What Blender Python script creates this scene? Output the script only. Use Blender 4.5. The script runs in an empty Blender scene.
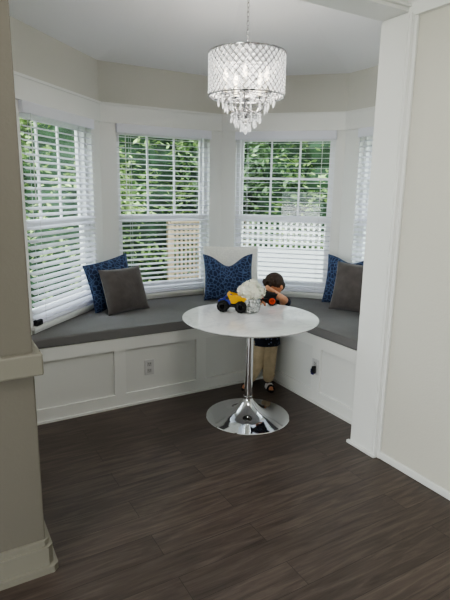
import bpy, bmesh, math, random
from mathutils import Vector, Matrix
random.seed(7)
PI = math.pi
C = bpy.context.scene.collection
Q = math.sqrt(.5)

# ------------------------------------------------------------------ materials
def srgb(r, g, b):
    f = lambda c: (c/255/12.92) if c/255 <= .04045 else ((c/255+.055)/1.055)**2.4
    return (f(r), f(g), f(b), 1)

def mat(name, col, rough=.5, metal=0, bump=0, bscale=40, var=0, vscale=6, spec=None, coat=0, sheen=0, emit=None, estr=0, sss=0, trans=0, ior=1.45):
    m = bpy.data.materials.new(name); m.use_nodes = True
    nt = m.node_tree; N = nt.nodes; L = nt.links; b = N['Principled BSDF']
    b.inputs['Base Color'].default_value = col
    b.inputs['Roughness'].default_value = rough; b.inputs['Metallic'].default_value = metal
    if spec is not None: b.inputs['Specular IOR Level'].default_value = spec
    b.inputs['Coat Weight'].default_value = coat; b.inputs['Sheen Weight'].default_value = sheen
    if sheen: b.inputs['Sheen Roughness'].default_value = .4
    b.inputs['Transmission Weight'].default_value = trans; b.inputs['IOR'].default_value = ior
    if sss:
        b.inputs['Subsurface Weight'].default_value = sss; b.inputs['Subsurface Radius'].default_value = (.02, .008, .004); b.inputs['Subsurface Scale'].default_value = .5
    if emit: b.inputs['Emission Color'].default_value = emit; b.inputs['Emission Strength'].default_value = estr
    if bump or var:
        tc = N.new('ShaderNodeTexCoord')
    if bump:
        n = N.new('ShaderNodeTexNoise'); n.inputs['Scale'].default_value = bscale; n.inputs['Detail'].default_value = 3
        L.new(tc.outputs['Object'], n.inputs['Vector'])
        bp = N.new('ShaderNodeBump'); bp.inputs['Strength'].default_value = bump; bp.inputs['Distance'].default_value = .01
        L.new(n.outputs['Fac'], bp.inputs['Height']); L.new(bp.outputs['Normal'], b.inputs['Normal'])
    if var:
        n = N.new('ShaderNodeTexNoise'); n.inputs['Scale'].default_value = vscale; n.inputs['Detail'].default_value = 4
        L.new(tc.outputs['Object'], n.inputs['Vector'])
        r = N.new('ShaderNodeValToRGB')
        r.color_ramp.elements[0].position = .3; r.color_ramp.elements[1].position = .7
        r.color_ramp.elements[0].color = tuple(c*(1-var) for c in col[:3])+(1,)
        r.color_ramp.elements[1].color = tuple(min(1, c*(1+var)) for c in col[:3])+(1,)
        L.new(n.outputs['Fac'], r.inputs['Fac']); L.new(r.outputs['Color'], b.inputs['Base Color'])
    return m

M = {}
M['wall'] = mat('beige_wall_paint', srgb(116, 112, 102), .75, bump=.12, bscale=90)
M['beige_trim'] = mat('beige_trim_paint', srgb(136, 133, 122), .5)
M['frieze_wall'] = mat('bay_upper_paint', srgb(206, 205, 197), .8, bump=.1, bscale=90)
M['rwall'] = mat('light_wall_paint', srgb(206, 204, 194), .7, bump=.12, bscale=90)
M['ceiling'] = mat('ceiling_paint', srgb(238, 239, 240), .9, bump=.1, bscale=60)
M['trim'] = mat('white_trim_paint', srgb(228, 229, 226), .38)
M['panel'] = mat('white_panel_paint', srgb(222, 223, 220), .42)
M['vinyl'] = mat('window_vinyl', srgb(240, 240, 240), .4)
M['slat'] = mat('blind_slat', srgb(240, 240, 246), .35)
def slat_mat():
    m = mat('blind_slat', srgb(244, 244, 250), .35); nt = m.node_tree; N = nt.nodes; L = nt.links; o = N['Material Output']
    t = N.new('ShaderNodeBsdfTranslucent'); t.inputs[0].default_value = srgb(240, 240, 250)
    x = N.new('ShaderNodeMixShader'); x.inputs[0].default_value = .3; L.new(N['Principled BSDF'].outputs[0], x.inputs[1]); L.new(t.outputs[0], x.inputs[2]); L.new(x.outputs[0], o.inputs[0]); return m
M['slat'] = slat_mat()
M['cord'] = mat('blind_cord', srgb(225, 225, 225), .8)
M['chrome'] = mat('polished_chrome', (.82, .83, .85, 1), .06, 1)
M['dchrome'] = mat('lamp_chrome', (.45, .45, .46, 1), .18, 1)
M['cushion'] = mat('grey_cushion_fabric', srgb(118, 117, 117), .9, bump=.25, bscale=400, var=.06, vscale=5)
M['velvet_grey'] = mat('taupe_velvet', srgb(84, 78, 76), .85, bump=.2, bscale=60, var=.18, vscale=14, sheen=.6)
M['fluff'] = mat('white_plush', srgb(240, 238, 231), .95, bump=1, bscale=120, var=.06, vscale=60)
M['outlet'] = mat('outlet_plastic', srgb(205, 205, 205), .4)
M['socket'] = mat('outlet_face', srgb(188, 188, 188), .4)
M['slot'] = mat('dark_slot', srgb(30, 30, 32), .5)
M['black'] = mat('black_plastic', srgb(18, 18, 22), .45)
M['navy'] = mat('navy_plastic', srgb(36, 32, 92), .35)
M['rubber'] = mat('black_rubber', srgb(14, 14, 15), .7)
M['blue'] = mat('blue_plastic', srgb(28, 44, 150), .35)
M['yellow'] = mat('yellow_plastic', srgb(240, 184, 22), .35)
M['orange'] = mat('orange_plastic', srgb(232, 84, 48), .4)
M['red'] = mat('red_plastic', srgb(160, 36, 34), .4)
M['skin'] = mat('skin', srgb(214, 156, 122), .5, sss=.15)
M['hair'] = mat('brown_hair', srgb(58, 40, 30), .6, bump=.8, bscale=160, var=.3, vscale=60)
M['khaki'] = mat('khaki_cotton', srgb(192, 175, 146), .9, bump=.4, bscale=40, var=.12, vscale=18)
M['sole'] = mat('sandal_strap', srgb(22, 22, 24), .6)
M['white'] = mat('white_rubber', srgb(225, 225, 225), .6)
M['eye'] = mat('eye_dark', srgb(30, 20, 15), .2)
M['lip'] = mat('lip', srgb(180, 95, 85), .5)
M['petal'] = mat('hydrangea_petal', srgb(250, 249, 234), .7, var=.04, vscale=30, sss=.1)
M['stem'] = mat('green_stem', srgb(90, 120, 60), .6)
M['bark'] = mat('bark', srgb(84, 70, 56), .9, bump=.8, bscale=20, var=.3, vscale=8)
M['lawn'] = mat('lawn', srgb(84, 112, 52), .95, var=.35, vscale=3)
M['tan'] = mat('weathered_wood', srgb(200, 176, 152), .8, var=.1, vscale=8)
M['whitewood'] = mat('painted_wood', srgb(232, 230, 232), .6)
M['bulb'] = mat('lit_bulb', (1, .9, .75, 1), .3, emit=(1, .86, .66, 1), estr=9)
M['candle'] = mat('candle_sleeve', srgb(235, 230, 215), .5)
M['crystal'] = mat('crystal', (.95, .96, .97, 1), .05, trans=.4, ior=1.5, emit=(1, .98, .95, 1), estr=.22)  # faint emission added so the crystals look brighter; they are no lamps

def leafmat(name, c0, c1):
    m = bpy.data.materials.new(name); m.use_nodes = True; nt = m.node_tree; N = nt.nodes; L = nt.links; b = N['Principled BSDF']
    b.inputs['Roughness'].default_value = .6
    tc = N.new('ShaderNodeTexCoord'); n = N.new('ShaderNodeTexNoise'); n.inputs['Scale'].default_value = 2.2; n.inputs['Detail'].default_value = 5
    n.inputs['Roughness'].default_value = .7
    L.new(tc.outputs['Object'], n.inputs['Vector']); r = N.new('ShaderNodeValToRGB')
    r.color_ramp.elements[0].position = .38; r.color_ramp.elements[1].position = .62
    r.color_ramp.elements[0].color = c0; r.color_ramp.elements[1].color = c1
    L.new(n.outputs['Fac'], r.inputs['Fac']); L.new(r.outputs['Color'], b.inputs['Base Color'])
    return m
M['leaf_a'] = leafmat('conifer_green', srgb(62, 92, 62), srgb(150, 180, 128))
M['leaf_b'] = leafmat('bright_green', srgb(92, 126, 76), srgb(190, 212, 140))
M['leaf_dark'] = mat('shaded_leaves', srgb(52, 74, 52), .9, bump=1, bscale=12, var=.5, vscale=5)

def floor_mat():
    m = bpy.data.materials.new('dark_wood_planks'); m.use_nodes = True; nt = m.node_tree; N = nt.nodes; L = nt.links; b = N['Principled BSDF']
    tc = N.new('ShaderNodeTexCoord')
    br = N.new('ShaderNodeTexBrick'); br.offset = .37; br.offset_frequency = 2; br.squash = 1
    br.inputs['Scale'].default_value = 1; br.inputs['Brick Width'].default_value = 1.22; br.inputs['Row Height'].default_value = .15
    br.inputs['Mortar Size'].default_value = .0012; br.inputs['Mortar Smooth'].default_value = .3; br.inputs['Bias'].default_value = 0
    br.inputs['Color1'].default_value = (0, 0, 0, 1); br.inputs['Color2'].default_value = (1, 1, 1, 1); br.inputs['Mortar'].default_value = (.5, .5, .5, 1)
    L.new(tc.outputs['Object'], br.inputs['Vector'])
    # per plank offset of the grain
    sc = N.new('ShaderNodeVectorMath'); sc.operation = 'SCALE'; sc.inputs['Scale'].default_value = 7
    L.new(br.outputs['Color'], sc.inputs[0])
    ad = N.new('ShaderNodeVectorMath'); ad.operation = 'ADD'; L.new(tc.outputs['Object'], ad.inputs[0]); L.new(sc.outputs[0], ad.inputs[1])
    mp = N.new('ShaderNodeMapping'); mp.inputs['Scale'].default_value = (1.1, 12, 1); L.new(ad.outputs[0], mp.inputs['Vector'])
    n = N.new('ShaderNodeTexNoise'); n.inputs['Scale'].default_value = 2.6; n.inputs['Detail'].default_value = 7; n.inputs['Roughness'].default_value = .62
    n.inputs['Distortion'].default_value = .9
    L.new(mp.outputs[0], n.inputs['Vector'])
    r = N.new('ShaderNodeValToRGB'); e = r.color_ramp.elements
    e[0].position = .30; e[0].color = srgb(60, 51, 47); e[1].position = .76; e[1].color = srgb(104, 92, 85)
    x = e.new(.5); x.color = srgb(80, 69, 63)
    L.new(n.outputs['Fac'], r.inputs['Fac'])
    mr = N.new('ShaderNodeMapRange'); mr.inputs['To Min'].default_value = .86; mr.inputs['To Max'].default_value = 1.08
    L.new(br.outputs['Color'], mr.inputs['Value'])
    mx = N.new('ShaderNodeVectorMath'); mx.operation = 'SCALE'; L.new(r.outputs['Color'], mx.inputs[0]); L.new(mr.outputs[0], mx.inputs['Scale'])
    m2 = N.new('ShaderNodeMix'); m2.data_type = 'RGBA'; L.new(br.outputs['Fac'], m2.inputs['Factor']); L.new(mx.outputs[0], m2.inputs[6]); m2.inputs[7].default_value = srgb(30, 25, 22)
    L.new(m2.outputs[2], b.inputs['Base Color'])
    rr = N.new('ShaderNodeMapRange'); rr.inputs['To Min'].default_value = .3; rr.inputs['To Max'].default_value = .46; L.new(n.outputs['Fac'], rr.inputs['Value'])
    L.new(rr.outputs[0], b.inputs['Roughness'])
    bp = N.new('ShaderNodeBump'); bp.inputs['Strength'].default_value = .25; bp.inputs['Distance'].default_value = .004
    L.new(n.outputs['Fac'], bp.inputs['Height']); L.new(bp.outputs['Normal'], b.inputs['Normal'])
    return m
M['floor'] = floor_mat()

def marble():
    m = mat('white_marble_top', srgb(236, 236, 238), .07, coat=.4); nt = m.node_tree; N = nt.nodes; L = nt.links; b = N['Principled BSDF']
    tc = N.new('ShaderNodeTexCoord'); n = N.new('ShaderNodeTexNoise'); n.inputs['Scale'].default_value = 3; n.inputs['Detail'].default_value = 8; n.inputs['Distortion'].default_value = 1.6
    L.new(tc.outputs['Object'], n.inputs['Vector']); r = N.new('ShaderNodeValToRGB'); e = r.color_ramp.elements
    e[0].position = .46; e[0].color = srgb(236, 236, 238); e[1].position = .54; e[1].color = srgb(236, 236, 238)
    x = e.new(.5); x.color = srgb(222, 223, 227)
    L.new(n.outputs['Fac'], r.inputs['Fac']); L.new(r.outputs['Color'], b.inputs['Base Color']); return m
M['marble'] = marble()

def blue_velvet():
    m = mat('blue_cut_velvet', srgb(30, 56, 104), .8, sheen=.2); nt = m.node_tree; N = nt.nodes; L = nt.links; b = N['Principled BSDF']
    tc = N.new('ShaderNodeTexCoord'); n = N.new('ShaderNodeTexNoise'); n.inputs['Scale'].default_value = 9; n.inputs['Detail'].default_value = 1
    L.new(tc.outputs['Object'], n.inputs['Vector'])
    ad = N.new('ShaderNodeVectorMath'); ad.operation = 'MULTIPLY_ADD'; L.new(n.outputs['Color'], ad.inputs[0]); ad.inputs[1].default_value = (.05, .05, .05); L.new(tc.outputs['Object'], ad.inputs[2])
    v = N.new('ShaderNodeTexVoronoi'); v.feature = 'DISTANCE_TO_EDGE'; v.inputs['Scale'].default_value = 31; L.new(ad.outputs[0], v.inputs['Vector'])
    r = N.new('ShaderNodeValToRGB'); e = r.color_ramp.elements
    e[0].position = .03; e[0].color = srgb(78, 98, 134); e[1].position = .12; e[1].color = srgb(28, 41, 72)
    L.new(v.outputs['Distance'], r.inputs['Fac']); L.new(r.outputs['Color'], b.inputs['Base Color'])
    bp = N.new('ShaderNodeBump'); bp.inputs['Strength'].default_value = .4; bp.inputs['Distance'].default_value = .004
    L.new(v.outputs['Distance'], bp.inputs['Height']); L.new(bp.outputs['Normal'], b.inputs['Normal']); return m
M['velvet_blue'] = blue_velvet()

def mercury():
    m = mat('mercury_glass', srgb(230, 232, 230), .2, .55); nt = m.node_tree; N = nt.nodes; L = nt.links; b = N['Principled BSDF']
    tc = N.new('ShaderNodeTexCoord'); v = N.new('ShaderNodeTexVoronoi'); v.inputs['Scale'].default_value = 90; L.new(tc.outputs['Object'], v.inputs['Vector'])
    r = N.new('ShaderNodeValToRGB'); e = r.color_ramp.elements; e[0].color = srgb(246, 247, 244); e[1].color = srgb(120, 124, 122); e[1].position = .8
    L.new(v.outputs['Color'], r.inputs['Fac']); L.new(r.outputs['Color'], b.inputs['Base Color'])
    bp = N.new('ShaderNodeBump'); bp.inputs['Strength'].default_value = .9; bp.inputs['Distance'].default_value = .006
    L.new(v.outputs['Distance'], bp.inputs['Height']); L.new(bp.outputs['Normal'], b.inputs['Normal']); return m
M['mercury'] = mercury()

def shirt_mat():
    m = mat('navy_print_cotton', srgb(24, 26, 44), .85); nt = m.node_tree; N = nt.nodes; L = nt.links; b = N['Principled BSDF']
    tc = N.new('ShaderNodeTexCoord'); v = N.new('ShaderNodeTexVoronoi'); v.inputs['Scale'].default_value = 38; L.new(tc.outputs['Object'], v.inputs['Vector'])
    r = N.new('ShaderNodeValToRGB'); e = r.color_ramp.elements; e[0].position = .1; e[0].color = srgb(120, 130, 160); e[1].position = .32; e[1].color = srgb(18, 19, 34)
    L.new(v.outputs['Distance'], r.inputs['Fac']); L.new(r.outputs['Color'], b.inputs['Base Color']); return m
M['shirt'] = shirt_mat()

def glass():
    m = bpy.data.materials.new('window_glass'); m.use_nodes = True; nt = m.node_tree; N = nt.nodes; L = nt.links
    N.remove(N['Principled BSDF']); o = N['Material Output']
    t = N.new('ShaderNodeBsdfTransparent'); t.inputs[0].default_value = (.96, .98, .97, 1)
    g = N.new('ShaderNodeBsdfGlossy'); g.inputs['Roughness'].default_value = .02
    lw = N.new('ShaderNodeLayerWeight'); lw.inputs[0].default_value = .5
    pw = N.new('ShaderNodeMath'); pw.operation = 'POWER'; L.new(lw.outputs['Facing'], pw.inputs[0]); pw.inputs[1].default_value = 4
    f = N.new('ShaderNodeMath'); f.operation = 'MULTIPLY_ADD'; L.new(pw.outputs[0], f.inputs[0]); f.inputs[1].default_value = .5; f.inputs[2].default_value = .02
    x = N.new('ShaderNodeMixShader'); L.new(f.outputs[0], x.inputs[0]); L.new(t.outputs[0], x.inputs[1]); L.new(g.outputs[0], x.inputs[2]); L.new(x.outputs[0], o.inputs[0])
    return m
M['glass'] = glass()

# ------------------------------------------------------------------ helpers
def link(name, bm, m, parent=None, smooth=False, loc=None, mods=None):
    bmesh.ops.recalc_face_normals(bm, faces=bm.faces)
    me = bpy.data.meshes.new(name); bm.to_mesh(me); bm.free()
    if smooth:
        for p in me.polygons: p.use_smooth = True
        me.set_sharp_from_angle(angle=math.radians(42))
    o = bpy.data.objects.new(name, me); C.objects.link(o)
    me.materials.append(M[m] if isinstance(m, str) else m)
    if parent is not None: o.parent = parent
    if loc is not None: o.location = loc
    return o

def tag(o, label, cat, group=None, kind=None):
    o['label'] = label; o['category'] = cat
    if group: o['group'] = group
    if kind: o['kind'] = kind
    return o

def thing(name, label, cat, loc=(0, 0, 0), rz=0, group=None):
    o = bpy.data.objects.new(name, None); C.objects.link(o); o.empty_display_size = .05
    o.location = loc; o.rotation_euler = (0, 0, rz)
    return tag(o, label, cat, group)

def struct(name, bm, m, parent=None):
    o = link(name, bm, m, parent)
    if parent is None: o['kind'] = 'structure'
    return o

def NB(): return bmesh.new()

def prism(bm, ring, vec):
    """closed prism: ring of points, extruded by vec"""
    a = [bm.verts.new(Vector(p)) for p in ring]; b = [bm.verts.new(Vector(p)+Vector(vec)) for p in ring]
    n = len(ring); bm.faces.new(a[::-1]); bm.faces.new(b)
    for i in range(n): bm.faces.new((a[i], a[(i+1) % n], b[(i+1) % n], b[i]))

def box(bm, x0, x1, y0, y1, z0, z1, bev=0):
    r = bmesh.ops.create_cube(bm, size=1)
    vs = r['verts']
    for v in vs: v.co = Vector(((x0+x1)/2+v.co.x*(x1-x0), (y0+y1)/2+v.co.y*(y1-y0), (z0+z1)/2+v.co.z*(z1-z0)))
    if bev:
        es = list({e for v in vs for e in v.link_edges})
        bmesh.ops.bevel(bm, geom=es, offset=bev, segments=2, affect='EDGES', profile=.5)

def lathe(bm, prof, seg=48, center=(0, 0, 0)):
    c = Vector(center); rings = []
    for r, z in prof:
        if r < 1e-6: rings.append([bm.verts.new(c+Vector((0, 0, z)))])
        else: rings.append([bm.verts.new(c+Vector((r*math.cos(2*PI*i/seg), r*math.sin(2*PI*i/seg), z))) for i in range(seg)])
    for a, b in zip(rings, rings[1:]):
        for i in range(seg):
            j = (i+1) % seg
            if len(a) == 1 and len(b) == 1: continue
            if len(a) == 1: bm.faces.new((a[0], b[j], b[i]))
            elif len(b) == 1: bm.faces.new((a[i], a[j], b[0]))
            else: bm.faces.new((a[i], a[j], b[j], b[i]))

def frame_of(d):
    d = Vector(d).normalized(); u = d.orthogonal().normalized(); return d, u, d.cross(u)

def tube(bm, pts, r, seg=8, closed=False):
    pts = [Vector(p) for p in pts]; rings = []; n = len(pts); u = None
    for i, p in enumerate(pts):
        if closed: d = pts[(i+1) % n]-pts[i-1]
        else: d = pts[min(i+1, n-1)]-pts[max(i-1, 0)]
        d.normalize()
        if u is None: u = d.orthogonal().normalized()
        u = (u-d*u.dot(d)).normalized(); w = d.cross(u)
        rr = r[i] if isinstance(r, (list, tuple)) else r
        rings.append([bm.verts.new(p+u*rr*math.cos(2*PI*k/seg)+w*rr*math.sin(2*PI*k/seg)) for k in range(seg)])
    m = n if closed else n-1
    for i in range(m):
        a, b = rings[i], rings[(i+1) % n]
        for k in range(seg): bm.faces.new((a[k], a[(k+1) % seg], b[(k+1) % seg], b[k]))
    if not closed: bm.faces.new(rings[0][::-1]); bm.faces.new(rings[-1])

def ball(bm, c, r, seg=12, rings=8, rot=None):
    g = bmesh.ops.create_uvsphere(bm, u_segments=seg, v_segments=rings, radius=1)
    s = Vector(r) if isinstance(r, (tuple, list, Vector)) else Vector((r, r, r))
    for v in g['verts']:
        q = Vector((v.co.x*s.x, v.co.y*s.y, v.co.z*s.z))
        if rot: q = rot @ q
        v.co = q+Vector(c)

def tcap(bm, p0, p1, r0, r1, seg=14):
    """tapered capsule, closed"""
    p0 = Vector(p0); p1 = Vector(p1); d, u, w = frame_of(p1-p0); rings = []
    K = 4
    def ring(c, r): return [bm.verts.new(c+u*r*math.cos(2*PI*k/seg)+w*r*math.sin(2*PI*k/seg)) for k in range(seg)]
    t0 = bm.verts.new(p0-d*r0)
    for i in range(1, K+1):
        a = PI/2*i/K; rings.append(ring(p0-d*r0*math.cos(a), r0*math.sin(a)))
    for i in range(0, K):
        a = PI/2*i/K; rings.append(ring(p1+d*r1*math.sin(a), r1*math.cos(a)))
    t1 = bm.verts.new(p1+d*r1)
    for a, b in zip(rings, rings[1:]):
        for k in range(seg): bm.faces.new((a[k], a[(k+1) % seg], b[(k+1) % seg], b[k]))
    for k in range(seg):
        bm.faces.new((t0, rings[0][(k+1) % seg], rings[0][k])); bm.faces.new((t1, rings[-1][k], rings[-1][(k+1) % seg]))

def chain(bm, pts, rs):
    for i in range(len(pts)-1): tcap(bm, pts[i], pts[i+1], rs[i], rs[i+1])

def remesh(o, vox, it=3):
    m = o.modifiers.new('remesh', 'REMESH'); m.mode = 'VOXEL'; m.voxel_size = vox; m.use_smooth_shade = True
    s = o.modifiers.new('smooth', 'SMOOTH'); s.factor = .5; s.iterations = it

# ------------------------------------------------------------------ camera
cam = bpy.data.cameras.new('camera'); co = bpy.data.objects.new('camera', cam); C.objects.link(co)
fw = Vector((0.496385, 0.84182074, -0.21199005)); rt = Vector((0.86306887, -0.5048252, 0.01623715)); up = Vector((0.09334916, 0.19102189, 0.97713693))
rt.normalize(); fw = (fw-rt*fw.dot(rt)).normalized(); up = rt.cross(fw)
mw = Matrix((rt, up, -fw)).transposed().to_4x4(); mw.translation = Vector((0, 0, 1.58377)); co.matrix_world = mw
cam.sensor_fit = 'VERTICAL'; cam.sensor_height = 24; cam.lens = 502.5/600*24; cam.clip_start = .05
bpy.context.scene.camera = co

# ------------------------------------------------------------------ bay geometry
C0 = Vector((.156, 3.123, 0)); C1 = Vector((1.287, 4.254, 0)); C2 = Vector((2.442, 4.254, 0)); C3 = Vector((3.240, 3.456, 0)); C4 = Vector((3.240, 2.155, 0)); CM = Vector((.156, 2.155, 0))
WD = {1: (C1, Vector((-Q, -Q, 0)), Vector((-Q, Q, 0)), 1.60), 2: (C1, Vector((1, 0, 0)), Vector((0, 1, 0)), 1.155),
      3: (C2, Vector((Q, -Q, 0)), Vector((Q, Q, 0)), 1.128), 4: (C3, Vector((0, -1, 0)), Vector((1, 0, 0)), 1.30)}
OP = {1: (.14, 1.03), 2: (.14, 1.03), 3: (.14, 1.05), 4: (.18, 1.07)}   # window openings along each wall
ZS, ZH, ZF, ZE = .655, 2.12, 2.274, 2.588                                # sill, head, frieze top, eave
T = .13
def WP(k, u, o, z): P, U, N_, L_ = WD[k]; return P+U*u+N_*o+Vector((0, 0, z))
def wbox(bm, k, u0, u1, o0, o1, z0, z1, m0=0, m1=0):
    """box in wall coordinates; m0/m1: mitre, growth of the ends with outward offset"""
    ring = [WP(k, u0-m0*o0, o0, z0), WP(k, u1+m1*o0, o0, z0), WP(k, u1+m1*o1, o1, z0), WP(k, u0-m0*o1, o1, z0)]
    prism(bm, ring, (0, 0, z1-z0))
MT = math.tan(PI/8)
names = {1: 'wall_left_diagonal', 2: 'wall_back', 3: 'wall_right_diagonal', 4: 'wall_right'}
for k in WD:
    L_ = WD[k][3]; u0, u1 = OP[k]; e = MT
    e1 = 0 if k == 4 else MT
    bm = NB()
    wbox(bm, k, 0, u0, 0, T, 0, ZF, e, 0); wbox(bm, k, u1, L_, 0, T, 0, ZF, 0, e1)
    wbox(bm, k, u0, u1, 0, T, 0, ZS); wbox(bm, k, u0, u1, 0, T, ZH, ZF)
    struct(names[k], bm, 'trim')
# upper wall above the frieze, one ring piece per wall
for k in WD:
    bm = NB(); wbox(bm, k, 0, WD[k][3], 0, T, ZF, ZE+.25, MT, 0 if k == 4 else MT)
    struct(names[k].replace('wall_', 'wall_upper_'), bm, 'frieze_wall')
    bm = NB(); wbox(bm, k, 0, WD[k][3], -.018, 0, ZH, ZF, MT, 0 if k == 4 else MT); wbox(bm, k, 0, WD[k][3], -.026, -.018, ZF-.018, ZF, MT, 0 if k == 4 else MT)
    struct('trim_%d' % k, bm, 'trim')
bm = NB(); box(bm, .156-T, .156, 2.16, 3.18, 0, ZE+.25); struct('wall_far_left', bm, 'trim')
# vaulted bay ceiling
bm = NB(); ap = bm.verts.new((1.80, 2.80, 3.02))
ring = [bm.verts.new(p+Vector((0, 0, ZE))) for p in (CM, C0, C1, C2, C3, C4)]
for i in range(6): bm.faces.new((ring[i], ring[(i+1) % 6], ap))
struct('ceiling_bay', bm, 'ceiling')

# ------------------------------------------------------------------ main room shell
bm = NB(); box(bm, -2.7, 3.4, -2.4, 4.4, -.06, 0); struct('floor', bm, 'floor')
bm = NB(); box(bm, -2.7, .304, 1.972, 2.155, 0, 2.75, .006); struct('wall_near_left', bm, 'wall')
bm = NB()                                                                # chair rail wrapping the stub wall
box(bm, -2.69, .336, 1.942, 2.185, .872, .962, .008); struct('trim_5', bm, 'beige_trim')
bm = NB()
ringz = [(1.945, .0), (1.945, .03), (1.955, .04), (1.955, .115), (1.965, .14), (1.99, .14), (1.99, 0)]
def wrap(bm, out, z0, z1):
    x = .304+out; y0 = 1.972-out; y1 = 2.155+out
    ch = .02
    prism(bm, [(-2.69, y0, z0), (x-ch, y0, z0), (x, y0+ch, z0), (x, y1, z0), (-2.69, y1, z0)], (0, 0, z1-z0))
wrap(bm, .042, 0, .03); wrap(bm, .026, .03, .115); wrap(bm, .014, .115, .14)
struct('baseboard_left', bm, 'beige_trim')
bm = NB(); box(bm, 2.262, 2.4, -2.4, 1.945, 0, 2.75); struct('wall_near_right', bm, 'rwall')
bm = NB(); box(bm, 2.236, 3.38, 1.945, 2.155, 0, 2.75); struct('wall_jamb', bm, 'trim')
bm = NB()                                                                # pilaster boards with a beaded casing edge
box(bm, 2.231, 2.24, 1.972, 2.158, 0, 2.49, .003); box(bm, 2.226, 2.262, 1.948, 1.964, 0, 2.49, .004); box(bm, 2.243, 2.262, 1.925, 1.947, 0, 2.475, .004)
struct('trim_6', bm, 'trim')
bm = NB(); box(bm, 2.214, 2.24, 1.94, 2.178, 0, .022, .006); box(bm, 2.246, 2.262, -2.4, 1.93, 0, .045, .006); struct('baseboard_right', bm, 'trim')
bm = NB(); box(bm, .28, 3.38, 1.975, 2.155, 2.497, 2.9); struct('wall_header', bm, 'trim')
bm = NB(); box(bm, .28, 2.262, 1.955, 1.975, 2.515, 2.53, .004)
prism(bm, [(.28, 1.975, 2.56), (.28, 1.90, 2.64), (.28, 1.975, 2.64)], (1.98, 0, 0)); struct('trim_7', bm, 'trim')
bm = NB(); prism(bm, [(2.262, 1.975, 2.475), (2.262, 1.975, 2.64), (2.16, 1.975, 2.64), (2.17, 1.975, 2.60), (2.225, 1.975, 2.53), (2.235, 1.975, 2.475)], (0, -4.37, 0)); struct('trim_8', bm, 'trim')
bm = NB(); box(bm, -2.7, 2.4, -2.4, 1.985, 2.64, 2.72); struct('ceiling', bm, 'ceiling')
bm = NB(); box(bm, -2.7, 2.4, -2.5, -2.4, 0, 2.75); struct('wall_rear', bm, 'wall')
bm = NB(); box(bm, -2.8, -2.7, -2.5, 2.2, 0, .4); box(bm, -2.8, -2.7, -2.5, 2.2, 1.6, 2.75); box(bm, -2.8, -2.7, -2.5, -1.6, .4, 1.6); box(bm, -2.8, -2.7, 1.6, 2.2, .4, 1.6)
struct('wall_side', bm, 'wall')

# ------------------------------------------------------------------ windows
for k in WD:
    u0, u1 = OP[k]; g0, g1 = .07, .12
    bm = NB(); f = .032
    wbox(bm, k, u0, u0+f, .05, .125, ZS, ZH); wbox(bm, k, u1-f, u1, .05, .125, ZS, ZH)
    wbox(bm, k, u0+f, u1-f, .05, .125, ZS, ZS+.045); wbox(bm, k, u0+f, u1-f, .05, .125, ZH-.045, ZH)
    w = struct('window_%d' % k, bm, 'vinyl')
    bm = NB(); s = .022; a, b = u0+f, u1-f                                # lower sash, upper sash with colonial grid
    zm = 1.335
    wbox(bm, k, a, a+s, .065, .09, ZS+.045, zm+.03); wbox(bm, k, b-s, b, .065, .09, ZS+.045, zm+.03)
    wbox(bm, k, a+s, b-s, .065, .09, ZS+.045, ZS+.09); wbox(bm, k, a+s, b-s, .065, .09, zm-.035, zm+.03)
    struct('sash', bm, 'vinyl', w)
    bm = NB()
    wbox(bm, k, a, a+s, .092, .117, zm, ZH-.045); wbox(bm, k, b-s, b, .092, .117, zm, ZH-.045)
    wbox(bm, k, a+s, b-s, .092, .117, ZH-.08, ZH-.045); wbox(bm, k, a+s, b-s, .092, .117, zm, zm+.03)
    for j in (1, 2):
        uu = a+s+(b-a-2*s)*j/3; wbox(bm, k, uu-.008, uu+.008, .097, .112, zm+.03, ZH-.08)
    zz = (zm+.03+ZH-.08)/2
    if k > 2: wbox(bm, k, a+s, b-s, .098, .111, zz-.009, zz+.009)
    struct('sash', bm, 'vinyl', w)
    bm = NB(); wbox(bm, k, a+s, b-s, .076, .079, ZS+.09, zm-.035); struct('pane', bm, 'glass', w)
    bm = NB(); wbox(bm, k, a+s, b-s, .1035, .1055, zm+.03, ZH-.08); struct('pane', bm, 'glass', w)
    bm = NB()                                                            # stool and apron under the window
    wbox(bm, k, u0-.03, u1+.03, -.035, .05, ZS-.022, ZS); wbox(bm, k, u0-.01, u1+.01, -.016, 0, .607, ZS-.022)
    struct('sill', bm, 'trim', w)

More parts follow.
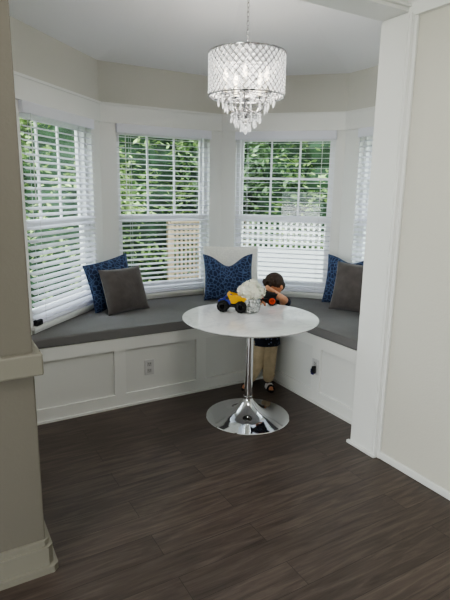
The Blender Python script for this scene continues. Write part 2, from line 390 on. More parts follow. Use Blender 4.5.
# ------------------------------------------------------------------ blinds
blabel = {1: 'white slatted blind covering the leftmost window, seen at a slant', 2: 'white slatted blind on the window behind the left pair of pillows',
          3: 'white slatted blind on the window directly behind the boy', 4: 'white slatted blind mostly hidden behind the right white column'}
TILT = {1: 20, 2: 10, 3: 4, 4: 22}
for k in WD:
    P, U, N_, L_ = WD[k]; u0, u1 = OP[k]; mid = (u0+u1)/2
    W_ = u1-u0-.012
    b = thing('window_blind', blabel[k], 'blind', WP(k, mid, 0, ZS), math.atan2(U.y, U.x) if k != 1 else math.atan2(-U.y, -U.x), 'white blinds on the bay windows')
    # local: x along the wall, y outward, z up from sill
    H_ = ZH-ZS
    bm = NB(); box(bm, -W_/2-.01, W_/2+.01, -.03, -.012, H_-.075, H_-.001, .004); box(bm, -W_/2-.01, -W_/2, -.012, .03, H_-.075, H_-.001); box(bm, W_/2, W_/2+.01, -.012, .03, H_-.075, H_-.001)
    link('valance', bm, 'slat', b)
    bm = NB(); zz = .055; t = math.radians(TILT[k]); cw = .0235
    dy, dz = cw*math.cos(t), cw*math.sin(t)
    while zz < H_-.08:
        ring = [(-W_/2, -dy, zz-dz), (-W_/2, 0, zz+.0015), (-W_/2, dy, zz+dz), (-W_/2, dy, zz+dz-.0025), (-W_/2, 0, zz-.001), (-W_/2, -dy, zz-dz-.0025)]
        prism(bm, [Vector(p) for p in ring], (W_, 0, 0)); zz += .0435
    link('slats', bm, 'slat', b)
    bm = NB(); box(bm, -W_/2, W_/2, -.022, .022, .008, .03, .003); link('bottom_rail', bm, 'slat', b)
    for x in (-W_/2+.11, W_/2-.11):
        bm = NB(); box(bm, x-.0012, x+.0012, -.0262, -.0248, .02, H_-.07); box(bm, x-.0012, x+.0012, .0248, .0262, .02, H_-.07); link('ladder_cord', bm, 'cord', b)
    bm = NB(); tube(bm, [(-W_/2+.06, -.034, H_-.07), (-W_/2+.062, -.036, H_-.62)], .003, 6); link('tilt_wand', bm, 'cord', b)

# ------------------------------------------------------------------ bench and cushion
YB, XB = 3.382, 2.442
b = thing('window_bench', 'white panelled built-in bench lining the bay under the windows', 'bench', (0, 0, 0))
bm = NB()
body = [(.42, YB+.018), (XB+.018, YB+.018), (XB+.018, 2.195), (3.235, 2.195), (3.235, 3.452), (2.44, 4.248), (1.29, 4.248), (.44, 3.40)]
prism(bm, [(x, y, 0) for x, y in body], (0, 0, .53)); link('bench_box', bm, 'panel', b)
bm = NB(); zb, zt = .10, .44
box(bm, .42, XB, YB, YB+.018, zt, .532); box(bm, .42, XB, YB, YB+.018, 0, zb)
for a, c in ((.42, .46), (1.073, 1.158), (1.74, 1.825), (2.385, XB)): box(bm, a, c, YB, YB+.018, zb, zt)
link('face_frame', bm, 'trim', b)
bm = NB()
box(bm, XB, XB+.018, 2.195, YB, zt, .532); box(bm, XB, XB+.018, 2.195, YB, 0, zb)
for a, c in ((3.33, YB), (2.72, 2.815), (2.195, 2.215)): box(bm, XB, XB+.018, a, c, zb, zt)
link('face_frame', bm, 'trim', b)
bm = NB(); prism(bm, [(.42, YB, 0), (XB-.014, YB, 0), (XB-.014, YB-.014, 0), (.42, YB-.014, 0)], (0, 0, .016)); box(bm, XB-.014, XB, 2.195, YB, 0, .016, 0); link('shoe_moulding', bm, 'trim', b)

bm = NB()
cush = [(.424, YB-.004), (XB-.004, YB-.004), (XB-.004, 2.20), (3.23, 2.20), (3.23, 3.447), (2.437, 4.24), (1.293, 4.24), (.44, 3.389)]
prism(bm, [(x, y, .5335) for x, y in cush], (0, 0, .0705))
es = [e for e in bm.edges if abs((e.verts[0].co-e.verts[1].co).z) < .001]
bmesh.ops.bevel(bm, geom=es, offset=.014, segments=3, affect='EDGES', profile=.5)
tag(link('seat_cushion', bm, 'cushion', smooth=False), 'long dark grey seat cushion on top of the white bay bench', 'cushion')
ZC = .605

# ------------------------------------------------------------------ pillows
def pillow(name, label, m, base, w, h, t, yaw, lean, roll=0, chop=0, group='throw pillows on the bay bench', pinch=.07):
    bm = NB(); n = 26; grid = {}
    for s in (1, -1):
        for i in range(n+1):
            for j in range(n+1):
                u = -1+2*i/n; v = -1+2*j/n
                edge = i in (0, n) or j in (0, n)
                if s == -1 and edge: grid[s, i, j] = grid[1, i, j]; continue
                th = t/2*((1-u**2)*(1-v**2))**.42 if not edge else 0
                x = w/2*u*(1-pinch*(1-v*v)); z = h/2+h/2*v*(1-pinch*(1-u*u))
                z -= chop*math.exp(-(u/.5)**2)*max(0, (v+.35)/1.35)**1.6
                th *= 1-.35*(chop/.08 if chop else 0)*math.exp(-(u/.2)**2)*max(0, v)
                y = -s*th+.006*math.sin(5*u+3*v)*(1-abs(u))*(1-abs(v))
                grid[s, i, j] = bm.verts.new((x, y, z))
        for i in range(n):
            for j in range(n):
                q = [grid[s, i, j], grid[s, i+1, j], grid[s, i+1, j+1], grid[s, i, j+1]]
                bm.faces.new(q if s == 1 else q[::-1])
    o = link(name, bm, m, smooth=True)
    o.matrix_world = Matrix.Translation(base) @ Matrix.Rotation(yaw, 4, 'Z') @ Matrix.Rotation(-lean, 4, 'X') @ Matrix.Translation((0, 0, h/2)) @ Matrix.Rotation(roll, 4, 'Y') @ Matrix.Translation((0, 0, -h/2))
    tag(o, label, 'pillow', group)
    return o
R_ = math.radians
pillow('throw_pillow', 'blue patterned velvet pillow half behind a grey one, left corner of bench', 'velvet_blue', (1.275, 3.975, ZC+.015), .44, .41, .11, R_(17), R_(9), R_(-9))
pillow('throw_pillow', 'grey taupe velvet pillow leaning on a blue one below the left windows', 'velvet_grey', (1.36, 3.835, ZC+.0), .41, .375, .14, R_(17), R_(20), R_(0))
pillow('throw_pillow', 'white plush pillow behind the blue pillow in the middle of the bench', 'fluff', (2.44, 4.02, ZC), .53, .475, .13, R_(-22), R_(10), 0, pinch=.03)
pillow('throw_pillow', 'blue patterned pillow with chopped top, behind the flowers on the table', 'velvet_blue', (2.315, 3.85, ZC+.005), .465, .425, .15, R_(-20), R_(14), R_(0), chop=.10)
pillow('throw_pillow', 'blue patterned pillow behind a grey one at the right end of bench', 'velvet_blue', (3.10, 3.18, ZC+.01), .45, .44, .14, R_(-66), R_(12), R_(0), chop=.05)
pillow('throw_pillow', 'grey velvet pillow nearest the right white column', 'velvet_grey', (2.985, 2.99, ZC+.0), .42, .42, .14, R_(-72), R_(15), R_(0))

# ------------------------------------------------------------------ table
TX, TY = 1.862, 2.81
t = thing('pedestal_table', 'round white marble-look table on a chrome tulip pedestal', 'table', (TX, TY, 0))
bm = NB(); lathe(bm, [(0, .708), (.39, .708), (.43, .712), (.457, .724), (.467, .730), (.469, .734), (.467, .738), (0, .738)], 96); link('tabletop', bm, 'marble', t, True)
bm = NB(); lathe(bm, [(0, 0), (.298, 0), (.30, .006), (.296, .011), (.25, .017), (.19, .024), (.145, .036), (.105, .058), (.072, .088), (.05, .112), (.038, .128), (.034, .145), (.034, .16), (0, .16)], 96); link('pedestal_base', bm, 'chrome', t, True)
bm = NB(); lathe(bm, [(0, .14), (.029, .14), (.029, .698), (0, .698)], 40); link('column', bm, 'chrome', t, True)
bm = NB(); lathe(bm, [(0, .683), (.03, .683), (.09, .698), (.16, .703), (.16, .709), (0, .709)], 40); link('mounting_plate', bm, 'dchrome', t, True)

# ------------------------------------------------------------------ vase and flowers
VX, VY, VZ = 1.947, 2.935, .739
v = tag(link('flower_vase', (lambda bm: (lathe(bm, [(0, 0), (.052, 0), (.062, .006), (.068, .03), (.069, .07), (.065, .098), (.056, .112), (.052, .112), (.06, .096), (.063, .07), (.061, .02), (0, .014)], 40), bm)[1])(NB()), 'mercury', None, True, (VX, VY, VZ)),
        'silver mottled mercury glass vase standing on the round table', 'vase')
fl = thing('flower_bouquet', 'round bunch of cream white hydrangea in the silver vase', 'flowers', (VX, VY, VZ+.032))
for k in range(6):
    a = k*PI/3; bm = NB()
    tube(bm, [(.015*math.cos(a), .015*math.sin(a), -.012), (.02*math.cos(a), .02*math.sin(a), .08), (.04*math.cos(a), .04*math.sin(a), .13)], .003, 6); link('stem', bm, 'stem', fl)
def blossom(bm, c, r, npet):
    ball(bm, c, r*.78, 12, 8)
    for i in range(npet):
        z = 1-2*(i+.5)/npet; a = i*2.39996; s = math.sqrt(1-z*z); n = Vector((s*math.cos(a), s*math.sin(a), z))
        n = (n+Vector((random.gauss(0, .22), random.gauss(0, .22), random.gauss(0, .22)))).normalized(); p = Vector(c)+n*r*random.uniform(.86, 1.14); d, u, w = frame_of(n); ro = random.random()*PI
        u2 = u*math.cos(ro)+w*math.sin(ro); w2 = d.cross(u2); q = .0125
        cv = bm.verts.new(p-n*.002)
        for k in range(4):
            e1 = (u2, w2, -u2, -w2)[k]; e2 = (w2, -u2, -w2, u2)[k]
            a1 = bm.verts.new(p+(e1*.9+e2*.25)*q+n*.003); a2 = bm.verts.new(p+(e1+e2)*q*.85+n*.004); a3 = bm.verts.new(p+(e2*.9+e1*.25)*q+n*.003)
            bm.faces.new((cv, a1, a2, a3))
for (x, y, z, r) in ((-.042, -.02, .118, .048), (.04, -.028, .118, .048), (.0, .045, .12, .05), (.0, -.01, .152, .052), (-.008, -.052, .122, .044), (.052, .025, .112, .042), (-.045, .03, .115, .042)):
    bm = NB(); blossom(bm, (x, y, z), r, 75); o = link('blossom', bm, 'petal', fl)

# ------------------------------------------------------------------ toy trucks
def wheel(parent, x, y, r, wd, hub):
    bm = NB(); n = 22; rings = []
    prof = [(r*.55, wd/2), (r*.86, wd/2), (r, wd*.32), (r, -wd*.32), (r*.86, -wd/2), (r*.55, -wd/2), (r*.5, 0)]
    for i in range(n):
        a = 2*PI*i/n; k = 1+(.05 if i % 2 else -.03)
        rings.append([bm.verts.new((q*(k if q == r else 1)*math.cos(a), yy, q*(k if q == r else 1)*math.sin(a))) for q, yy in prof])
    m_ = len(prof)
    for i in range(n):
        A, B = rings[i], rings[(i+1) % n]
        for j in range(m_): bm.faces.new((A[j], A[(j+1) % m_], B[(j+1) % m_], B[j]))
    o = link('wheel', bm, 'rubber', parent, False, (x, y, r))
    bm = NB(); bmesh.ops.create_cone(bm, cap_ends=True, segments=16, radius1=r*.6, radius2=r*.6, depth=wd*1.02, matrix=Matrix.Rotation(PI/2, 4, 'X'))
    bm.free(); bm = NB()
    for s in (1, -1): tube(bm, [(r*.52*math.cos(2*PI*i/20), s*wd*.5, r*.52*math.sin(2*PI*i/20)) for i in range(20)], r*.17, 6, True); ball(bm, (0, s*wd*.3, 0), (r*.2, wd*.2, r*.2), 10, 6)
    tube(bm, [(0, -wd*.3, 0), (0, wd*.3, 0)], r*.12, 8)
    link('hub_cap', bm, hub, o)
    return o
def toy_truck(label, loc, rz, cab, bed, hub, s=1, hs=.035):
    t = thing('toy_truck', label, 'toy', loc, rz, None)
    r = hs*s
    for x in (-.062*s, .062*s):
        for y in (-.042*s, .042*s): wheel(t, x, y, r, .03*s, hub)
    bm = NB(); box(bm, -.085*s, .085*s, -.022*s, .022*s, .028*s, .05*s, .004*s)
    for x in (-.062*s, .062*s): tube(bm, [(x, -.04*s, r), (x, .04*s, r)], .005*s, 8)
    link('chassis', bm, 'black', t)
    # cab at -x with bonnet, roof and windows
    bm = NB()
    prism(bm, [(-.098*s, -.034*s, .05*s), (-.01*s, -.034*s, .05*s), (-.01*s, -.034*s, .112*s), (-.05*s, -.034*s, .112*s), (-.062*s, -.034*s, .085*s), (-.098*s, -.034*s, .078*s)], (0, .068*s, 0))
    bmesh.ops.bevel(bm, geom=list(bm.edges), offset=.004*s, segments=2, affect='EDGES')
    c = link('cab', bm, cab, t)
    bm = NB(); prism(bm, [(-.046*s, -.0348*s, .086*s), (-.018*s, -.0348*s, .086*s), (-.018*s, -.0348*s, .105*s), (-.046*s, -.0348*s, .105*s)], (0, .0696*s, 0)); link('cab_window', bm, 'black', c)
    bm = NB()                                                            # tipping bed, open on top, sloped front lip
    X0, X1, Y0, z0, z1 = -.004*s, .10*s, .042*s, .058*s, .112*s
    box(bm, X0, X1-.01*s, -Y0+.01*s, Y0-.01*s, z0, z0+.008*s)
    for sy in (-1, 1): prism(bm, [(X0, sy*(Y0-.012*s), z0), (X1-.012*s, sy*(Y0-.012*s), z0), (X1+.008*s, sy*Y0, z1-.01*s), (X0-.03*s, sy*Y0, z1+.012*s)], (0, sy*.004*s, 0))
    prism(bm, [(X0, -Y0+.01*s, z0), (X0, Y0-.01*s, z0), (X0-.03*s, Y0, z1+.018*s), (X0-.03*s, -Y0, z1+.018*s)], (.004*s, 0, 0))
    prism(bm, [(X1-.012*s, -Y0+.01*s, z0), (X1-.012*s, Y0-.01*s, z0), (X1+.008*s, Y0, z1-.01*s), (X1+.008*s, -Y0, z1-.01*s)], (-.004*s, 0, 0))
    box(bm, X0, .09*s, -.026*s, .026*s, z0, z1-.002*s, .006*s)
    link('tipper_bed', bm, bed, t)
    return t
toy_truck('blue and yellow toy dump truck with big black wheels on the table', (1.842, 3.01, .739), R_(-42), 'blue', 'yellow', 'black', 1.05, .040)
toy_truck('small red and black toy truck with orange wheel hubs in front of the boy', (2.172, 3.088, .739), R_(-32), 'red', 'black', 'orange', .9, .04)

# ------------------------------------------------------------------ boy
r_ = Vector((.863, -.505, 0)); b_ = Vector((.505, .863, 0)); O = Vector((2.304, 3.178, 0))
LM = Matrix((r_, b_, Vector((0, 0, 1)))).transposed().to_4x4(); LM.translation = O
# the figure is modelled in its own frame: x to its left hand, y behind it, z up
bm = NB()
hr = .074
HC = Vector((.010, -.035, .872)); face = Vector((-.62, -.55, -.42)).normalized()
side = face.cross(Vector((0, 0, 1))).normalized(); fup = side.cross(face).normalized()
HR = Matrix((side, face, fup)).transposed()      # local: x side, y forward, z up
def hp(x, y, z): return HC+HR @ Vector((x, y, z))
ball(bm, HC, (hr*.93, hr*1.02, hr*1.08), 24, 16, HR)
ball(bm, hp(0, .022, -.035), (.052, .05, .045), 16, 12, HR)            # jaw and cheeks
ball(bm, hp(0, .082, -.018), (.009, .011, .010), 10, 8, HR)            # nose
for s in (-1, 1):
    ball(bm, hp(s*.074, -.004, -.012), (.009, .014, .02), 10, 8, HR)   # ears
    ball(bm, hp(s*.032, .05, -.03), (.022, .02, .022), 10, 8, HR)
tcap(bm, (-.012, .02, .72), hp(0, -.02, -.05), .04, .036)
ball(bm, (-.025, .01, .60), (.088, .062, .13), 20, 14); ball(bm, (-.02, .012, .68), (.10, .055, .055), 20, 12)
ball(bm, (-.04, .012, .44), (.078, .062, .09), 20, 14)
# arms: left arm (image right) crosses in front of the face, right arm rests on the table
chain(bm, [(.085, .01, .70), (.098, -.04, .752), (.045, -.125, .80), (-.002, -.145, .838)], [.036, .03, .025, .019])
chain(bm, [(-.13, .01, .70), (-.185, -.08, .765), (-.14, -.15, .765), (-.12, -.165, .768)], [.034, .029, .023, .018])
def hand(bm, wrist, dirv, palmn, thumb_side, curl, L=.075):
    d = Vector(dirv).normalized(); n = Vector(palmn); n = (n-d*n.dot(d)).normalized(); s = d.cross(n)*thumb_side
    w = Vector(wrist)
    ball(bm, w+d*.022, (.021, .026, .012), 12, 8, Matrix((s, d, n)).transposed())
    for i, (off, ln) in enumerate(((.014, .03), (.005, .034), (-.005, .031), (-.014, .025))):
        p = w+d*.042+s*off; q = p+(d*math.cos(curl)+n*math.sin(curl))*ln*.5; e = q+(d*math.cos(2*curl)+n*math.sin(2*curl))*ln*.55
        chain(bm, [p, q, e], [.0055, .005, .0042])
    p = w+d*.015+s*.018; q = p+(s*.75+d*.6+n*.2).normalized()*.02; chain(bm, [p, q, q+(d*.9+n*.4).normalized()*.016], [.0065, .0055, .0045])
hand(bm, (-.002, -.145, .838), (-.75, .12, .45), (.1, .9, .2), 1, .35)
hand(bm, (-.12, -.165, .768), (.72, -.3, -.1), (0, 0, -1), -1, .5)
# legs
HL, KL, AL = (-.085, .0, .40), (-.098, -.03, .215), (-.155, .02, .062)
HR2, KR, AR = (.0, .0, .40), (-.002, -.025, .215), (-.002, .01, .062)
for h, k, a in ((HL, KL, AL), (HR2, KR, AR)): chain(bm, [h, k, a], [.052, .036, .024])
TL, TR_ = Vector((-.20, -.045, .024)), Vector((.014, -.075, .024))
for a, tt in ((AL, TL), (AR, TR_)):
    a = Vector(a); chain(bm, [a+Vector((0, .008, -.03)), tt], [.022, .019]); tcap(bm, a, a+Vector((0, .01, -.035)), .023, .022)
    dd = (tt-a); dd.z = 0; dd.normalize(); sd = Vector((dd.y, -dd.x, 0))
    for i in range(5): ball(bm, tt+sd*(-.014+.007*i)+dd*(.018-abs(i-1)*.003)+Vector((0, 0, -.006)), (.0055, .0075, .006), 8, 6)
boy = link('person', bm, 'skin', smooth=True); remesh(boy, .0028, 2); boy.matrix_world = LM
tag(boy, 'small boy in navy print shirt and khaki trousers standing behind the table, arm over face', 'person')
def child(name, bm, m, vox=None, it=3, lab=None):
    o = link(name, bm, m, boy, True)
    if vox: remesh(o, vox, it)
    if lab: o['label'] = lab
    return o
bm = NB()                                                                # hair: cap of short hair with a tousled fringe
ball(bm, hp(0, -.012, .018), (hr*1.03, hr*1.06, hr*1.04), 24, 16, HR); ball(bm, hp(0, -.04, -.02), (hr*.86, hr*.7, hr*.85), 20, 12, HR)
for i in range(46):
    a = random.uniform(-1.3, 1.3); p = hp(.07*math.sin(a), .062*math.cos(a)+.004, .045+random.uniform(-.012, .02)); d = HR @ Vector((.3*math.sin(a), .5*math.cos(a), -.45))
    tcap(bm, p-d*.01, p+d*.022, .0075, .003, 6)
h = child('hair', bm, 'hair', .0035, 1)
# keep the face clear: carve by a lower-front boolean-free trim is not needed, the fringe ends above the brow
bm = NB()
bm.free()
for s in (-1, 1): bm = NB(); ball(bm, hp(s*.027, .0745, .004), (.0085, .005, .0055), 10, 8, HR); child('eye', bm, 'eye')
bm = NB(); ball(bm, hp(0, .0725, -.046), (.014, .004, .004), 10, 6, HR); child('mouth', bm, 'lip')
bm = NB()                                                                # shirt with short sleeves
ball(bm, (-.025, .01, .60), (.102, .075, .14), 20, 14); ball(bm, (-.018, .012, .685), (.112, .062, .055), 20, 12)
n = 28; rr = []
for z, ax, ay in ((.375, .122, .092), (.38, .122, .092), (.46, .112, .084), (.54, .106, .078), (.62, .10, .07)):
    rr.append([bm.verts.new((-.036+ax*math.cos(2*PI*i/n)*(1+.03*math.sin(5*2*PI*i/n)), .01+ay*math.sin(2*PI*i/n)*(1+.03*math.sin(7*2*PI*i/n)), z)) for i in range(n)])
for A, B in zip(rr, rr[1:]):
    for i in range(n): bm.faces.new((A[i], A[(i+1) % n], B[(i+1) % n], B[i]))
bm.faces.new(rr[0][::-1]); bm.faces.new(rr[-1])
tcap(bm, (.07, .012, .70), (.112, -.01, .728), .044, .042); tcap(bm, (-.11, .012, .70), (-.16, -.03, .735), .042, .039)
lathe(bm, [(.0, .70), (.052, .70), (.048, .735), (0, .735)], 20, (-.012, .018, 0))
child('shirt', bm, 'shirt', .004, 3)
bm = NB()
for h_, k, a in ((HL, KL, AL), (HR2, KR, AR)):
    a2 = Vector(k).lerp(Vector(a), .80); chain(bm, [h_, k, a2], [.066, .053, .046])
    for f_ in (.35, .6, .85): 
        c_ = Vector(k).lerp(Vector(a), f_*.8); ball(bm, c_, (.054, .053, .011), 16, 8)
ball(bm, (-.042, .01, .42), (.095, .07, .07), 20, 12)
child('trousers', bm, 'khaki', .004, 3)
for a, tt in ((AL, TL), (AR, TR_)):
    a = Vector(a); tt = Vector(tt); dd = (tt-a); dd.z = 0; ln = dd.length; dd.normalize(); sd = Vector((dd.y, -dd.x, 0))
    bm = NB(); n = 20; c_ = a.lerp(tt, .5); c_.z = 0
    ring = [c_+dd*(ln*.5+.036)*math.cos(2*PI*i/n)+sd*(.027+.004*math.cos(2*PI*i/n))*math.sin(2*PI*i/n)+Vector((0, 0, .001)) for i in range(n)]
    prism(bm, ring, (0, 0, .014)); s_ = child('sandal', bm, 'sole', None)
    bm = NB()
    for f_ in (.22, .55, .9):
        p = a.lerp(tt, f_); hgt = .05-.012*f_
        tube(bm, [Vector((p.x, p.y, 0))+sd*.027*math.cos(q)+Vector((0, 0, .008+hgt*math.sin(q)))+dd*.0 for q in [PI*i/10 for i in range(11)]], .0085, 8)
        if f_ == .55: o = link('strap', bm, 'white', s_, True); o['label'] = 'white strap'; bm = NB()
    tube(bm, [Vector((a.x, a.y, .05))+dd*.03*math.cos(q)*-1+sd*.027*math.sin(q)-dd*.0 for q in [2*PI*i/16 for i in range(16)]], .005, 8, True)
    o = link('strap', bm, 'sole', s_, True)

# ------------------------------------------------------------------ chandelier
CX, CY = 1.826, 2.873
ch = thing('crystal_chandelier', 'drum chandelier of crystal beads on chrome lattice hanging over the table', 'chandelier', (CX, CY, 1.94))
zt_, zb_ = .487, .232; RD = .239
for z in (zt_, zb_):
    bm = NB(); tube(bm, [(RD*math.cos(2*PI*i/64), RD*math.sin(2*PI*i/64), z) for i in range(64)], .005, 8, True)
    link('drum_ring', bm, 'dchrome', ch, True)
bm = NB(); NW = 38
for d in (1, -1):
    for i in range(NW):
        a0 = 2*PI*i/NW; tube(bm, [((RD)*math.cos(a0+d*.992*k/10), (RD)*math.sin(a0+d*.992*k/10), zb_+(zt_-zb_)*k/10) for k in range(11)], .0021, 5)
link('drum_lattice', bm, 'dchrome', ch, True)
bm = NB(); rows = 12; dl = 2*PI/NW
for j in range(1, rows):
    z = zb_+(zt_-zb_)*j/rows
    for i in range(NW):
        a = i*dl+(j+1)*dl/2; rot = Matrix.Rotation(a, 3, 'Z'); c_ = Vector(((RD)*math.cos(a), (RD)*math.sin(a), z))
        g = bmesh.ops.create_icosphere(bm, subdivisions=1, radius=1)
        for v_ in g['verts']: v_.co = c_+rot @ Vector((v_.co.x*.007, v_.co.y*.0125, v_.co.z*.0125))
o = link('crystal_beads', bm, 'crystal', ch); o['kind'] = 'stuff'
bm = NB(); tube(bm, [(0, 0, .12), (0, 0, .54)], .008, 10)
for k in range(3):
    a = 2*PI*k/3; tube(bm, [(0, 0, .53), (RD*math.cos(a), RD*math.sin(a), zt_)], .003, 6); tube(bm, [(0, 0, .26), (RD*math.cos(a), RD*math.sin(a), zb_)], .003, 6)
ball(bm, (0, 0, .13), (.024, .024, .03)); ball(bm, (0, 0, .22), (.03, .03, .02))
link('centre_stem', bm, 'dchrome', ch, True)
for k in range(5):
    a = 2*PI*k/5+.3; ca, sa = math.cos(a), math.sin(a); bm = NB()
    pts = [(0, .17), (.05, .135), (.10, .14), (.13, .18), (.135, .235)]
    sm = []
    for i in range(len(pts)-1):
        for q in range(4):
            f = q/4; sm.append((pts[i][0]*(1-f)+pts[i+1][0]*f, pts[i][1]*(1-f)+pts[i+1][1]*f))
    sm.append(pts[-1]); tube(bm, [(r*ca, r*sa, z) for r, z in sm], .0045, 8); lathe(bm, [(0, .235), (.03, .242), (.032, .248), (.012, .25), (0, .25)], 16, (.135*ca, .135*sa, 0))
    arm = link('arm', bm, 'dchrome', ch, True)
    bm = NB(); lathe(bm, [(0, .25), (.011, .25), (.011, .32), (0, .32)], 12, (.135*ca, .135*sa, 0)); link('candle_sleeve', bm, 'candle', arm)
    bm = NB(); lathe(bm, [(0, .32), (.009, .325), (.015, .345), (.012, .37), (.003, .395), (0, .40)], 12, (.135*ca, .135*sa, 0)); link('bulb', bm, 'bulb', arm, True)
def drop_bm(L=.045):
    bm = NB(); lathe(bm, [(0, 0), (.003, -.008), (.007, -.026), (.005, -.038), (0, -L)], 6); ball(bm, (0, 0, .006), .006, 6, 4); return bm
proto = None
cnt = 0
for rad, z, n in ((.18, .215, 16), (.135, .178, 14), (.095, .115, 12), (.065, .085, 10), (.032, .06, 6)):
    bm = NB(); tube(bm, [(rad*math.cos(2*PI*i/32), rad*math.sin(2*PI*i/32), z+.014) for i in range(32)], .0025, 6, True)
    if rad < .17:
        for q in range(4): tube(bm, [(rad*math.cos(q*PI/2), rad*math.sin(q*PI/2), z+.014), (0.008*math.cos(q*PI/2), .008*math.sin(q*PI/2), z+.055)], .002, 5)
    else:
        for q in range(6): tube(bm, [(rad*math.cos(q*PI/3), rad*math.sin(q*PI/3), z+.014), (RD*math.cos(q*PI/3), RD*math.sin(q*PI/3), zb_)], .002, 5)
    link('drop_ring', bm, 'dchrome', ch, True)
    for i in range(n):
        a = 2*PI*i/n+rad*9
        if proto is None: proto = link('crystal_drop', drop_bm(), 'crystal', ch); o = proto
        else: o = proto.copy(); C.objects.link(o)
        o.parent = ch; o.location = (rad*math.cos(a), rad*math.sin(a), z)
bm = NB(); lathe(bm, [(0, .055), (.012, .04), (.016, .03), (.01, .012), (0, 0)], 10); link('finial', bm, 'crystal', ch)
bm = NB(); z = .54; k = 0
while z < 1.03:
    pts = []
    for i in range(12):
        a = 2*PI*i/12; x = .0075*math.cos(a); zz = .017*math.sin(a)
        pts.append((x, 0, z+.014+zz) if k % 2 == 0 else (0, x, z+.014+zz))
    tube(bm, pts, .0022, 5, True); z += .026; k += 1
link('chain', bm, 'dchrome', ch, True)
bm = NB(); tube(bm, [(.002, .002, .54), (.004, -.002, 1.04)], .0015, 5); link('power_cord', bm, 'cord', ch)
bm = NB(); lathe(bm, [(0, 1.015), (.02, 1.015), (.06, 1.04), (.065, 1.07), (0, 1.075)], 24); link('canopy', bm, 'dchrome', ch, True)

# ------------------------------------------------------------------ outlets
def outlet(label, loc, rz):
    o = thing('wall_outlet', label, 'outlet', loc, rz)
    bm = NB(); box(bm, -.038, .038, -.007, 0, -.06, .06, .003); link('cover_plate', bm, 'outlet', o)
    for z in (-.026, .026):
        bm = NB(); box(bm, -.017, .017, -.0105, -.006, z-.017, z+.017, .002); s = link('socket', bm, 'socket', o)
        bm = NB(); box(bm, -.0085, -.0055, -.0112, -.0102, z-.002, z+.010); box(bm, .0055, .0085, -.0112, -.0102, z-.002, z+.008); box(bm, -.002, .002, -.0112, -.0102, z-.012, z-.007)
        link('slots', bm, 'slot', s)
    return o
outlet('pale grey wall outlet on the left face of the white bench', (1.348, YB+.018, .272), 0)
outlet('wall outlet on the right face of the bench holding a dark plug', (XB, 2.768, .292), -PI/2)
p = thing('plug_adapter', 'small dark navy plug-in device in the right bench outlet', 'plug', (XB-.0115, 2.762, .28), -PI/2)
bm = NB(); box(bm, -.008, .014, -.03, 0, -.036, .022, .005); link('housing', bm, 'black', p)
bm = NB(); box(bm, -.03, -.012, -.02, 0, -.04, -.005, .004); box(bm, -.012, .014, -.032, -.018, -.042, -.026, .004); link('light_cover', bm, 'navy', p)
# small black thing on the left sill
p = WP(1, .99, -.012, ZS)
bm = NB(); box(bm, -.035, .035, -.018, .018, 0, .04, .008); box(bm, -.012, .012, -.02, -.012, .008, .02, .003)
o = link('sill_device', bm, 'black', None, False, p); o.rotation_euler = (0, 0, PI/4)
tag(o, 'small black object on the sill at the lower left window', 'remote')

# ------------------------------------------------------------------ outside
bm = NB(); box(bm, -14, 20, 4.6, 26, -.66, -.6); box(bm, 3.6, 20, -6, 4.6, -.66, -.6); box(bm, -14, -3, -6, 4.6, -.66, -.6)
o = link('ground_outside', bm, 'lawn'); o['kind'] = 'structure'
def lattice(name, label, k, off, u0, u1, z0, z1, zskirt, pitch, sw, m, grp=None):
    P, U, N_, L_ = WD[k]; t = thing(name, label, 'fence', WP(k, u0, off, 0), math.atan2(U.y, U.x)); Ln = u1-u0
    bm = NB(); n = int(Ln/pitch)
    for i in range(n+1): box(bm, i*Ln/n-sw/2, i*Ln/n+sw/2, -.004, .004, z0, z1)
    nz = max(2, int((z1-z0)/pitch))
    for j in range(nz+1): zz = z0+(z1-z0)*j/nz; box(bm, 0, Ln, .004, .012, zz-sw/2, zz+sw/2)
    link('lattice_panel', bm, m, t)
    bm = NB(); box(bm, -.04, Ln+.04, -.03, .04, z1, z1+.045, .004); link('top_rail', bm, m, t)
    for x in (-.04, Ln*.5, Ln+.04):
        bm = NB(); box(bm, x-.035, x+.035, .012, .08, -.6, z1+.02, .004); link('fence_post', bm, m, t)
    bm = NB(); zz = -.6+.0
    while zz < z0-.05: box(bm, 0, Ln, -.01, .012, zz, min(zz+.145, z0), .0); zz += .15
    link('skirt_board', bm, m, t)
    return t
lattice('lattice_railing', 'white lattice porch railing seen through the lower right window', 3, .95, -.12, 2.2, .955, 1.27, 0, .062, .026, 'whitewood')
lattice('lattice_fence', 'tan wooden lattice fence seen through the left of centre window', 2, 3.0, 2.02, 5.2, -.1, 1.09, 0, .075, .034, 'tan')

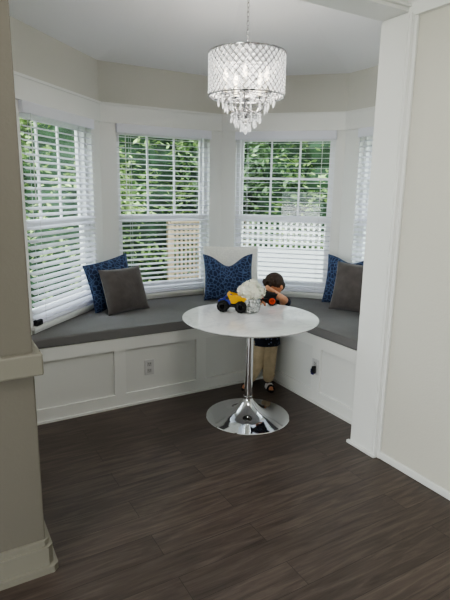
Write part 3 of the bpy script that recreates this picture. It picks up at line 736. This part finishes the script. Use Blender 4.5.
def tree(label, x, y, h, r, m, seed, kind):
    rnd = random.Random(seed); t = thing('garden_tree', label, 'tree', (x, y, -.6), rnd.random()*6, 'trees outside the bay windows')
    bm = NB(); tube(bm, [(0, 0, 0), (.03, .02, h*.4), (0, 0, h*.9)], [.12, .09, .02], 10); link('trunk', bm, 'bark', t, True)
    bm = NB(); 
    for i in range(230):
        f = rnd.random()**.8; z = h*(.06+.92*f); R0 = r*((1-f*.85) if kind else math.sin(PI*min(1, .15+f*.85))**.6)
        a = rnd.random()*2*PI; rr = R0*(.55+.45*rnd.random()); c = Vector((rr*math.cos(a), rr*math.sin(a), z))
        out = Vector((math.cos(a), math.sin(a), -.45 if kind else .1)); 
        for q in range(44):
            s = rnd.uniform(.03, .075); p = c+out*rnd.uniform(-.25, .28)+Vector((rnd.gauss(0, .12), rnd.gauss(0, .12), rnd.gauss(0, .07)))
            d = Vector((rnd.gauss(0, 1), rnd.gauss(0, 1), rnd.gauss(0, .5)))+out; d.normalize(); w = d.cross(Vector((rnd.gauss(0, .4), rnd.gauss(0, .4), 1))).normalized()
            vs = [bm.verts.new(p-d*s), bm.verts.new(p+w*s*.42), bm.verts.new(p+d*s), bm.verts.new(p-w*s*.42)]; bm.faces.new(vs)
    link('foliage', bm, m, t)
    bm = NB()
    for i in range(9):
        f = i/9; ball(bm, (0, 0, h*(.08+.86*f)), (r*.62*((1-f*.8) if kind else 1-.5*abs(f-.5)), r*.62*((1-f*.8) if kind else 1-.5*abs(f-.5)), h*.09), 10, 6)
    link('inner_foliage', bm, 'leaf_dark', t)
spots = [(84, 8.6, 5.6, 1.5, 0, 1), (77, 7.6, 5.2, 1.35, 1, 1), (70.5, 8.8, 5.6, 1.5, 1, 0), (64.5, 9.6, 5.6, 1.5, 0, 1), (58.5, 10.2, 5.8, 1.5, 0, 1), (52, 8.6, 5.4, 1.35, 0, 1), (45.5, 7.8, 5.0, 1.3, 1, 0), (38.5, 8.6, 5.2, 1.4, 0, 1), (92, 8.4, 5.4, 1.5, 0, 1), (30, 9, 5.4, 1.5, 1, 0)]
tl = ['dark drooping evergreen outside the leftmost window', 'bright conifer outside behind the leftmost window grid', 'bright leafy tree seen left in the window behind the grey pillow', 'dark evergreen seen right in the window behind the grey pillow',
      'dark evergreen hidden by the wall between the two central windows', 'dark evergreen seen left in the window behind the boy', 'bright leafy tree seen right in the window behind the boy', 'dark evergreen outside beyond the right bench end', 'dark evergreen far left beyond the leftmost window', 'leafy tree outside at far right behind the column']
for i, (az, d, h, r, b_k, kd) in enumerate(spots):
    a = R_(az); tree(tl[i], d*math.cos(a), d*math.sin(a), h, r, 'leaf_b' if b_k else 'leaf_a', 20+i, kd)
bm = NB()                                                               # dense hedge closing the garden
rnd = random.Random(3); hedge = thing('tall_hedge', 'tall dark green hedge closing the garden behind the trees', 'hedge', (0, 0, 0))
for i in range(9000):
    a = R_(rnd.uniform(20, 102)); d = 11.2+rnd.gauss(0, .25); z = rnd.uniform(-.6, 4.6)+rnd.gauss(0, .1); p = Vector((d*math.cos(a), d*math.sin(a), z)); s = rnd.uniform(.1, .2)
    dd = Vector((rnd.gauss(0, 1), rnd.gauss(0, 1), rnd.gauss(0, 1))).normalized(); w = dd.orthogonal().normalized()
    bm.faces.new([bm.verts.new(p-dd*s), bm.verts.new(p+w*s*.45), bm.verts.new(p+dd*s), bm.verts.new(p-w*s*.45)])
link('leaves', bm, 'leaf_a', hedge); bm = NB()
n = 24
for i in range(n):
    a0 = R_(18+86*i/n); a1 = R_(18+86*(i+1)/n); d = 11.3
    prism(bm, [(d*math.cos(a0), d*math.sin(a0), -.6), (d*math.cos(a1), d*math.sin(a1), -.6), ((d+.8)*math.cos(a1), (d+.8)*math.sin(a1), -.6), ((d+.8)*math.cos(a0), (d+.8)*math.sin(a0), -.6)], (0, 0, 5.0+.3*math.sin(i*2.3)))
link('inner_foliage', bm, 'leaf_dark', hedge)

# ------------------------------------------------------------------ light
w = bpy.data.worlds.new('overcast_sky'); bpy.context.scene.world = w; w.use_nodes = True
nt = w.node_tree; bg = nt.nodes['Background']
tc = nt.nodes.new('ShaderNodeTexCoord'); sp = nt.nodes.new('ShaderNodeSeparateXYZ'); nt.links.new(tc.outputs['Generated'], sp.inputs[0])
rp = nt.nodes.new('ShaderNodeValToRGB'); rp.color_ramp.elements[0].position = .45; rp.color_ramp.elements[0].color = (.55, .62, .6, 1); rp.color_ramp.elements[1].position = .8; rp.color_ramp.elements[1].color = (.86, .93, 1, 1)
mr = nt.nodes.new('ShaderNodeMapRange'); mr.inputs['From Min'].default_value = -1; nt.links.new(sp.outputs['Z'], mr.inputs['Value']); nt.links.new(mr.outputs[0], rp.inputs[0]); nt.links.new(rp.outputs[0], bg.inputs['Color'])
bg.inputs['Strength'].default_value = 5.5
def area(name, loc, target, sx, sy, power, col, portal=False, spread=None):
    l = bpy.data.lights.new(name, 'AREA'); l.shape = 'RECTANGLE'; l.size = sx; l.size_y = sy; l.energy = power; l.color = col
    o = bpy.data.objects.new(name, l); C.objects.link(o); o.location = loc
    o.rotation_euler = (Vector(target)-Vector(loc)).to_track_quat('-Z', 'Y').to_euler()
    if portal: l.cycles.is_portal = True
    return o
for k in WD:
    u0, u1 = OP[k]; c_ = WP(k, (u0+u1)/2, .14, (ZS+ZH)/2); area('portal_%d' % k, c_, c_-WD[k][2], .9, 1.5, 1, (1, 1, 1), True)
area('side_fill_light', (-2.65, .0, .85), (2.2, .6, 1.2), 2.6, .9, 60, (1, .99, .97))  # unseen fill lamp added at the left to brighten the right wall
area('ceiling_fill_light', (1.0, 1.2, 2.62), (1.25, 1.9, 0), .7, .5, 20, (1, .97, .93))  # made-up overhead lamp, added to brighten bench and floor through the opening
pl = bpy.data.lights.new('bulb_glow', 'POINT'); pl.energy = 8; pl.color = (1, .93, .84); pl.shadow_soft_size = .12; o = bpy.data.objects.new('bulb_glow', pl); C.objects.link(o); o.location = (CX, CY, 1.97+.36)
vs = bpy.context.scene.view_settings; vs.view_transform = 'AgX'; vs.look = 'AgX - Medium High Contrast'; vs.exposure = .38
